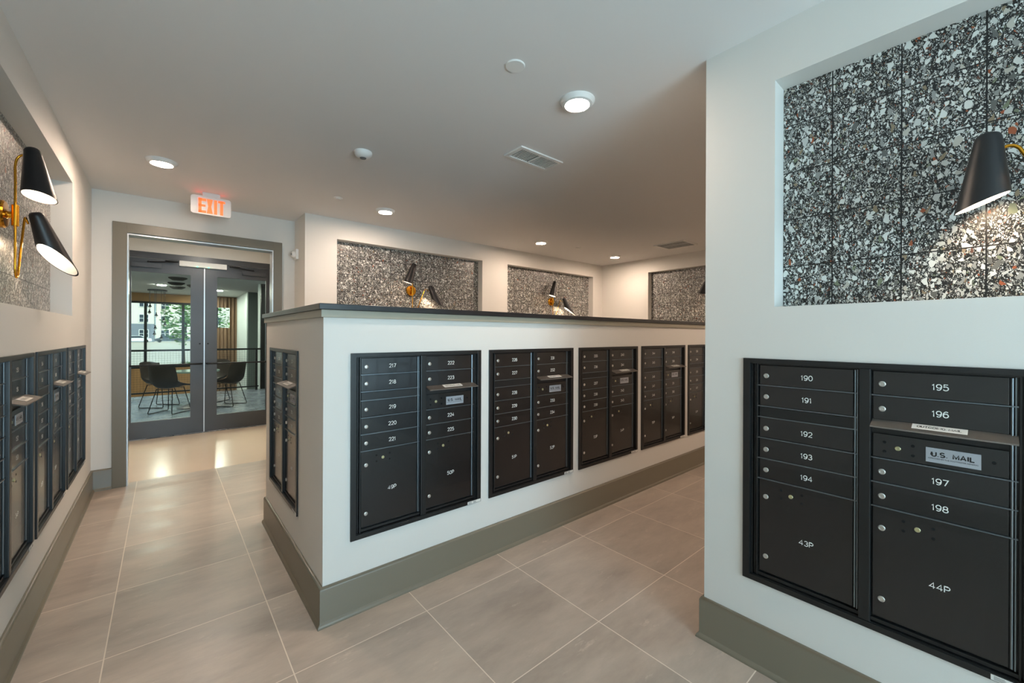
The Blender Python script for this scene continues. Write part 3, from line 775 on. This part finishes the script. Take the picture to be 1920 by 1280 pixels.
def leaf(n, x0, x1, g0, g1, lb):
    bm = B(); z0, z1, a, b = .008, 2.368, .230, 2.192
    box(bm, x0, g0, DYP, DYP + .045, z0, z1); box(bm, g1, x1, DYP, DYP + .045, z0, z1)
    box(bm, g0, g1, DYP, DYP + .045, z0, a); box(bm, g0, g1, DYP, DYP + .045, b, z1)
    d = struct('door_%d' % n, bm, M['darkdoor'], lb)
    bm = B(); box(bm, g0 - .002, g1 + .002, DYP + .018, DYP + .026, a - .002, b + .002); obj('glass_pane', bm, M['glass'], d)
    px0, px1 = (x0 + .01, x1 - .022) if n == 1 else (x0 + .020, x1 - .03)
    bm = B(); tube(bm, corner_path([(px0, DYP, .966), (px0, DYP - .06, .966), (px1, DYP - .06, .966), (px1, DYP, .966)], .02), .011, 10, 1); obj('push_bar', bm, M['darkmetal'], d, 60, 'black push bar')
    c0, c1 = (x0 + .035, x0 + .335) if n == 1 else (x1 - .345, x1 - .04)
    bm = B(); box(bm, c0, c1, DYP - .045, DYP, 2.248, 2.312, .004); cl = obj('door_closer', bm, M['darkdoor'], d)
    bm = B(); ex = c0 + .17 if n == 1 else c1 - .17; e2 = ex + (.30 if n == 1 else -.30)
    tube(bm, [(ex, DYP - .03, 2.325), (e2, DYP - .085, 2.345), ((ex + e2) / 2 + (.02 if n == 1 else -.02), DYP - .02, 2.358)], .008, 8, 1); cyl(bm, (ex, DYP - .03, 2.305), (ex, DYP - .03, 2.335), .012, 12)
    obj('closer_arm', bm, M['darkmetal'], cl, 50)
    sx = x1 - .045 if n == 1 else x0 + .035
    bm = B(); cyl(bm, (sx, DYP, 1.245), (sx, DYP - .010, 1.245), .011, 16); obj('lock_cylinder', bm, M['darkmetal'], d, 40)
    return d
leaf(1, -.368, .421, -.330, .274, 'charcoal glazed door leaf on the left of the pair')
leaf(2, .433, 1.218, .573, 1.178, 'charcoal glazed door leaf on the right of the pair')
bm = B(); box(bm, .4215, .4325, DYP + .004, DYP + .012, .01, 2.365); struct('trim_astragal', bm, M['steel'], 'bright metal strip between the door leaves')
t = thing('magnetic_lock', 'silver magnetic lock bar with two green lights over the doors', 'door lock', (.42, DYP - .002, 2.34))
bm = B(); box(bm, -.270, .262, -.045, 0, -.036, .036, .003); obj('lock_body', bm, M['white'], t)
bm = B()
for x in (-.075, .05): cyl(bm, (x, -.049, -.030), (x, -.044, -.030), .007, 12)
obj('indicator_light', bm, M['led'], t, 40, 'green indicator lights')

# ------------------------------------------------------------------ lounge beyond the doors
def chair(x, y, ang, lb):
    """seat faces local +x"""
    t = thing('lounge_chair', lb, 'chair', (x, y, 0), ang, 'dark bucket chairs round the lounge table')
    bm = B(); prof = []                 # section of the bucket shell through its middle, then swept across
    pts = [(.24, .452), (.20, .455), (.08, .440), (-.06, .425), (-.15, .435), (-.205, .485), (-.235, .58), (-.255, .70), (-.270, .82), (-.275, .85)]
    nv = 9; grid = []
    for i, (px, pz) in enumerate(pts):
        row = []
        w = [.20, .215, .225, .23, .235, .24, .24, .235, .225, .20][i]
        for k in range(nv):
            s = -1 + 2 * k / (nv - 1); e = abs(s) ** 2.6
            lift = e * [.0, .02, .06, .11, .13, .10, .04, .01, 0, -.03][i]
            fwd = e * [-.02, 0, 0, 0, .02, .06, .09, .09, .08, .06][i]
            row.append(bm.verts.new((px + fwd, s * w, pz + lift)))
        grid.append(row)
    for a, b in zip(grid, grid[1:]):
        for k in range(nv - 1): bm.faces.new((a[k], a[k + 1], b[k + 1], b[k]))
    r = bmesh.ops.solidify(bm, geom=bm.faces[:], thickness=.022)
    o = obj('seat_shell', bm, M['leather'], t, 60, 'dark leather bucket seat')
    for s in (-1, 1):
        bm = B(); tube(bm, corner_path([(-.12, s * .13, .43), (-.225, s * .20, .008), (.225, s * .20, .008), (.14, s * .13, .44)], .03), .007, 8, 1)
        obj('sled_leg', bm, M['darkmetal'], t, 50)
    bm = B(); tube(bm, [(-.125, -.135, .42), (-.125, .135, .42)], .006, 8, 1); tube(bm, [(.13, -.13, .43), (.13, .13, .43)], .006, 8, 1); obj('cross_bar', bm, M['darkmetal'], t, 50)
chair(-.068, 10.29, math.atan2(-.27, .34), 'dark bucket chair behind the other one at the left door pane')
chair(.076, 9.397, math.atan2(.35, .27), 'dark bucket chair with its seat turned to the table pedestal')
chair(.955, 9.64, math.atan2(.34, -.40), 'dark bucket chair seen in side view through the right door pane')
chair(.76, 10.42, math.atan2(-.50, -.42), 'dark bucket chair half hidden behind the middle door stile')
t = thing('pedestal_table', 'round glass-topped table on a black trumpet pedestal in the lounge', 'table', (.46, 9.85, 0))
bm = B(); lathe(bm, [(0, 0), (.29, 0), (.29, .008), (.20, .03), (.09, .08), (.045, .18), (.035, .45), (.06, .62), (.10, .66), (0, .66)], seg=40); obj('pedestal', bm, M['darkmetal'], t, 40)
bm = B(); lathe(bm, [(0, .66), (.365, .66), (.37, .668), (.37, .69), (0, .69)], seg=48); obj('tabletop', bm, M['tablet'], t, 30, 'pale green glass top')

# balcony railing
t = thing('mesh_railing', 'black railing with wire mesh at the lounge edge', 'railing', (0, 11.95, 0))
bm = B(); box(bm, -3.2, 1.86, -.025, .025, .995, 1.035); obj('top_rail', bm, M['darkmetal'], t)
bm = B(); box(bm, -3.2, 1.80, -.02, .02, .075, .105); obj('bottom_rail', bm, M['darkmetal'], t)
for x in (-3.1, -1.5, 1.75):
    bm = B(); box(bm, x - .022, x + .022, -.022, .022, 0, 1.0); obj('post', bm, M['darkmetal'], t)
bm = B()
for i in range(66): xx = -1.5 + i * .05; box(bm, xx - .0012, xx + .0012, -.002, .002, .1, 1.0)
for i in range(17): zz = .14 + i * .05; box(bm, -1.5, 1.75, -.002, .002, zz - .0012, zz + .0012)
obj('wire_mesh', bm, M['darkmetal'], t)
bm = B(); box(bm, 1.86, 1.96, 12.02, 12.12, 0, H); struct('trim_post', bm, M['darkmetal'])
bm = B(); box(bm, 1.80, 1.845, 12.04, 12.10, 0, H); struct('trim_post_pale', bm, M['flute'])
# walls of the lounge and window wall
WY = 17.1
bm = B(); box(bm, -5.2, -5, 7.19, 17.6, -2.5, H); struct('wall_lounge_left', bm, M['wall'])
bm = B(); box(bm, 4.8, 5, 7.3, 14.6, -2.5, H); struct('wall_lounge_right', bm, M['greenwall'])
bm = B(); box(bm, 1.92, 5, 14.6, 14.8, -2.5, H); struct('wall_lounge_panel', bm, M['greenwall'])
bm = B()
n = 30
for i in range(n):
    y0 = 14.8 + i * (17.5 - 14.8) / n; y1 = y0 + (17.5 - 14.8) / n
    box(bm, 1.93, 2.1, y0, y1, -2.5, H); cyl(bm, (1.935, (y0 + y1) / 2, -2.5), (1.935, (y0 + y1) / 2, H), .036, 8)
struct('wall_fluted', bm, M['flute'])
bm = B(); box(bm, -5, 1.93, WY, WY + .2, 2.39, H); struct('trim_wood_band', bm, M['woodband'], 'warm wood band above the lounge windows')
bm = B(); box(bm, -5, 1.93, WY, WY + .2, -2.5, .30)
kw = struct('wall_wood_lower', bm, M['woodband'], 'wood panelled wall under the lounge windows')
bm = B(); box(bm, -5, 5, 12.15, 17.6, -2.6, -2.5); struct('floor_lower', bm, M['lfloor'])
bm = B(); box(bm, -5, 5, 12.0, 12.15, -2.5, -.15); struct('wall_balcony_face', bm, M['wall'])
bm = B()
for x in (-4.2, -2.6, -1.6, -.455, .46, 1.35): box(bm, x - .035, x + .035, WY + .03, WY + .11, .30, 2.39)
box(bm, -5, 1.93, WY + .02, WY + .12, 2.33, 2.395); box(bm, -5, 1.93, WY + .02, WY + .12, .295, .36)
w2 = struct('window_2', bm, M['darkmetal'], 'wide lounge window with dark mullions')
bm = B(); box(bm, -5, 1.93, WY + .065, WY + .071, .33, 2.36); obj('window_pane', bm, M['wglass'], w2)
# curtain, with a gap added to stand for a reflection in the door glass
def curtain_strip(bm, x0, x1, z0, z1, y):
    k = max(2, int((x1 - x0) / .012)); a = []
    for i in range(k + 1):
        x = x0 + (x1 - x0) * i / k; yy = y + .035 * math.sin(x * 62) + .012 * math.sin(x * 23)
        a.append((bm.verts.new((x, yy, z0)), bm.verts.new((x, yy, z1))))
    for p, q in zip(a, a[1:]): bm.faces.new((p[0], q[0], q[1], p[1]))
bm = B(); Yc = 16.95
curtain_strip(bm, 1.02, 1.90, -2.3, 1.59, Yc); curtain_strip(bm, 1.02, 1.90, 2.27, 2.62, Yc); curtain_strip(bm, 1.70, 1.90, 1.59, 2.27, Yc); curtain_strip(bm, 1.02, 1.34, 1.59, 2.27, Yc)
bmesh.ops.remove_doubles(bm, verts=bm.verts, dist=1e-4); bmesh.ops.solidify(bm, geom=bm.faces[:], thickness=.006)
tag(obj('curtain', bm, M['curtain'], None, 60), 'tall brown pleated curtain beside the lounge window', 'curtain')
# cluster pendant over the void
t = thing('cluster_pendant', 'round ceiling plate with small dark pendants hanging on thin cords', 'pendant lamp', (-.16, 15.7, H))
bm = B(); lathe(bm, [(0, 0), (.22, 0), (.22, -.03), (0, -.03)], seg=32); obj('ceiling_plate', bm, M['darkmetal'], t, 30)
S = 15.7 / 10.2
for bx, bz in ((-.208, 1.882), (-.119, 1.714), (-.012, 1.639), (.007, 1.545), (-.047, 1.292), (-.133, 1.480), (-.144, 1.370), (-.216, 1.773)):
    x = bx * S + .16; z = CZ + (bz - CZ) * S - H; yy = random.uniform(-.12, .12)
    bm = B(); lathe(bm, [(.012, .10), (.016, .05), (.045, 0), (.040, 0)], seg=16); p = obj('pendant', bm, M['darkmetal'], t, 40, loc=(x, yy, z))
    bm = B(); cyl(bm, (0, 0, .09), (0, 0, -z - .03), .004, 6); obj('cord', bm, M['darkmetal'], p)
    bm = B(); bmesh.ops.create_uvsphere(bm, u_segments=12, v_segments=8, radius=.026, matrix=Matrix.Translation((0, 0, -.012))); obj('globe', bm, M['bulb'] if False else M['shadein'], p, 60)
for x, y, lb in ((.227, 11.97, 'dark-rimmed round ceiling fitting first in the lounge row'), (.219, 13.165, 'dark-rimmed round ceiling fitting second in the lounge row'), (.264, 14.31, 'dark-rimmed round ceiling fitting third in the lounge row'), (.60, 13.55, 'dark-rimmed round ceiling fitting beside the lounge row')):
    bm = B(); lathe(bm, [(.17, 0), (.17, -.02), (.10, -.06), (0, -.06)], seg=28)
    tag(obj('ceiling_speaker', bm, M['soffit'], None, 30, loc=(x, y, H)), lb, 'ceiling fitting', 'round fittings in the lounge ceiling')
for x, y, lb in ((-.06, 13.98, 'lit recessed light near the lounge pendant plate'), (-.06, 11.0, 'added recessed light brightening the lounge chairs'), (1.6, 9.6, 'added recessed light brightening the right lounge side'), (-1.6, 9.6, 'added recessed light brightening the lounge by the far left'), (.6, 8.3, 'added recessed light brightening the lounge just inside the glass doors'), (2.6, 11.3, 'added recessed light brightening the lounge by its right wall'), (-2.4, 14.2, 'added recessed light brightening the void far along the lounge'), (1.2, 14.6, 'added recessed light brightening the brown curtain'), (1.0, 16.2, 'added recessed light brightening the wood band')):  # all but the first are added to brighten the lounge
    t = thing('ceiling_light', lb, 'ceiling light', (x, y, H), 0, 'recessed lights in the lounge ceiling')
    bm = B(); lathe(bm, [(.11, 0), (.11, -.008), (.09, -.012)], seg=28); obj('trim_ring', bm, M['white'], t, 30)
    bm = B(); lathe(bm, [(.088, -.010), (.088, -.016), (0, -.018)], seg=28); obj('lens', bm, M['loungelens'], t, 30)

# ------------------------------------------------------------------ outside
bm = B(); box(bm, -60, 60, 17.6, 23, -2.8, -2.6); struct('ground', bm, M['concrete'])
bm = B(); box(bm, -90, 90, 23, 190, -2.6, -.30); struct('ground_terrace', bm, M['concrete'])
def building(x0, x1, y, zt, gz, cols, rows, lb):
    t = thing('apartment_building', lb, 'building', (x0, y, -.3))
    w = x1 - x0
    bm = B(); box(bm, 0, w, 0, 8, gz, zt); obj('upper_wall', bm, M['house'], t)
    bm = B(); box(bm, -.05, w + .05, -.06, 7.9, 0, gz); obj('ground_wall', bm, M['housegrey'], t, label='grey lower storey')
    for r in range(rows):
        z = 1.0 + r * 3.1
        for c in range(cols):
            x = (c + .5) * w / cols
            bm = B(); box(bm, x - .75, x + .75, -.12, -.02, z - .08, z + 1.55); f = obj('window_frame', bm, M['white'], t)
            bm = B()
            for a in (-.66, .05): box(bm, x + a, x + a + .60, -.14, -.11, z, z + .68); box(bm, x + a, x + a + .60, -.14, -.11, z + .76, z + 1.45)
            obj('pane', bm, M['wint'], f)
    return t
building(-26, -1.7, 112, 19, 3.7, 8, 6, 'cream apartment block with grey ground floor seen through the lounge window')
building(-1.5, 24, 120, 19, .6, 8, 6, 'cream apartment block set back behind the street tree')
def car(x, y, m, lb):
    t = thing('car', lb, 'car', (x, y, -.3), 0, 'parked cars before the apartment block')
    bm = B(); P = [(-2.1, .3), (-2.15, .65), (-1.5, .85), (-.9, 1.3), (.7, 1.32), (1.4, .9), (2.1, .8), (2.2, .4), (2.1, .28)]
    a = [bm.verts.new((p, -.85, q)) for p, q in P]; b = [bm.verts.new((p, .85, q)) for p, q in P]
    bm.faces.new(a); bm.faces.new(b[::-1])
    for k in range(len(P)): bm.faces.new((a[k], a[(k + 1) % len(P)], b[(k + 1) % len(P)], b[k]))
    obj('body', bm, m, t)
    bm = B(); P = [(-1.3, .9), (-.85, 1.24), (.62, 1.26), (1.15, .92)]
    a = [bm.verts.new((p, -.87, q)) for p, q in P]; b = [bm.verts.new((p, .87, q)) for p, q in P]
    bm.faces.new(a); bm.faces.new(b[::-1])
    for k in range(4): bm.faces.new((a[k], a[(k + 1) % 4], b[(k + 1) % 4], b[k]))
    obj('side_windows', bm, M['wint'], t)
    for q in (-1.35, 1.35):
        bm = B(); cyl(bm, (q, -.9, .32), (q, .9, .32), .32, 16); obj('wheel', bm, M['tyre'], t, 40)
car(-4.0, 104, M['carw'], 'white car parked by the grey ground floor')
car(.6, 106, M['card'], 'dark car parked behind the street tree')
car(6.4, 105, M['card'], 'dark car parked farther along behind the tree foliage')
def tree(name, x, y, z0, trunk_h, crown, n, size, lb, cat='tree'):
    t = thing(name, lb, cat, (x, y, z0), 0, 'trees and shrubs outside the lounge window')
    if trunk_h:
        bm = B(); tube(bm, [(0, 0, 0), (.05, 0, trunk_h * .5), (-.04, .05, trunk_h), (.06, 0, trunk_h + crown[2] * .8)], .05, 8, 3); obj('trunk', bm, M['bark'], t, 60)
    bm = B()
    for i in range(n):
        while True:
            p = Vector([random.uniform(-1, 1) for _ in range(3)])
            if p.length < 1: break
        k = math.sin(p.x * 5 + p.z * 4) * .5 + random.random()
        if k < .25: continue
        c = Vector((p.x * crown[0], p.y * crown[1], trunk_h + crown[2] * (1 + p.z)))
        R = Matrix.Rotation(random.uniform(0, 6.3), 3, 'Z') @ Matrix.Rotation(random.uniform(-1.2, 1.2), 3, 'X'); s = size * random.uniform(.6, 1.2)
        q = [c + R @ Vector(v) * s for v in ((-.5, 0, 0), (0, -.28, .05), (.5, 0, 0), (0, .28, .05))]
        bm.faces.new([bm.verts.new(v) for v in q])
    f = obj('foliage', bm, M['leaf'], t); f['kind'] = 'stuff'
tree('street_tree', .62, 21.5, -2.6, 3.5, (.75, .9, 1.15), 1700, .16, 'green street tree between the two lounge window mullions')
tree('street_tree', 2.75, 22.6, -2.6, 2.6, (1.0, .9, 2.0), 3200, .16, 'added green tree standing for foliage reflected in the door glass')  # added behind the curtain gap to imitate the reflected foliage
tree('shrub', .75, 19.6, -2.6, 1.9, (.55, .5, .55), 1300, .11, 'bright green shrub low in the lounge window', 'shrub')
tree('shrub', -.62, 19.5, -2.6, 1.9, (.16, .3, .30), 350, .09, 'small bush low in the lounge window by the grey chair top', 'shrub')
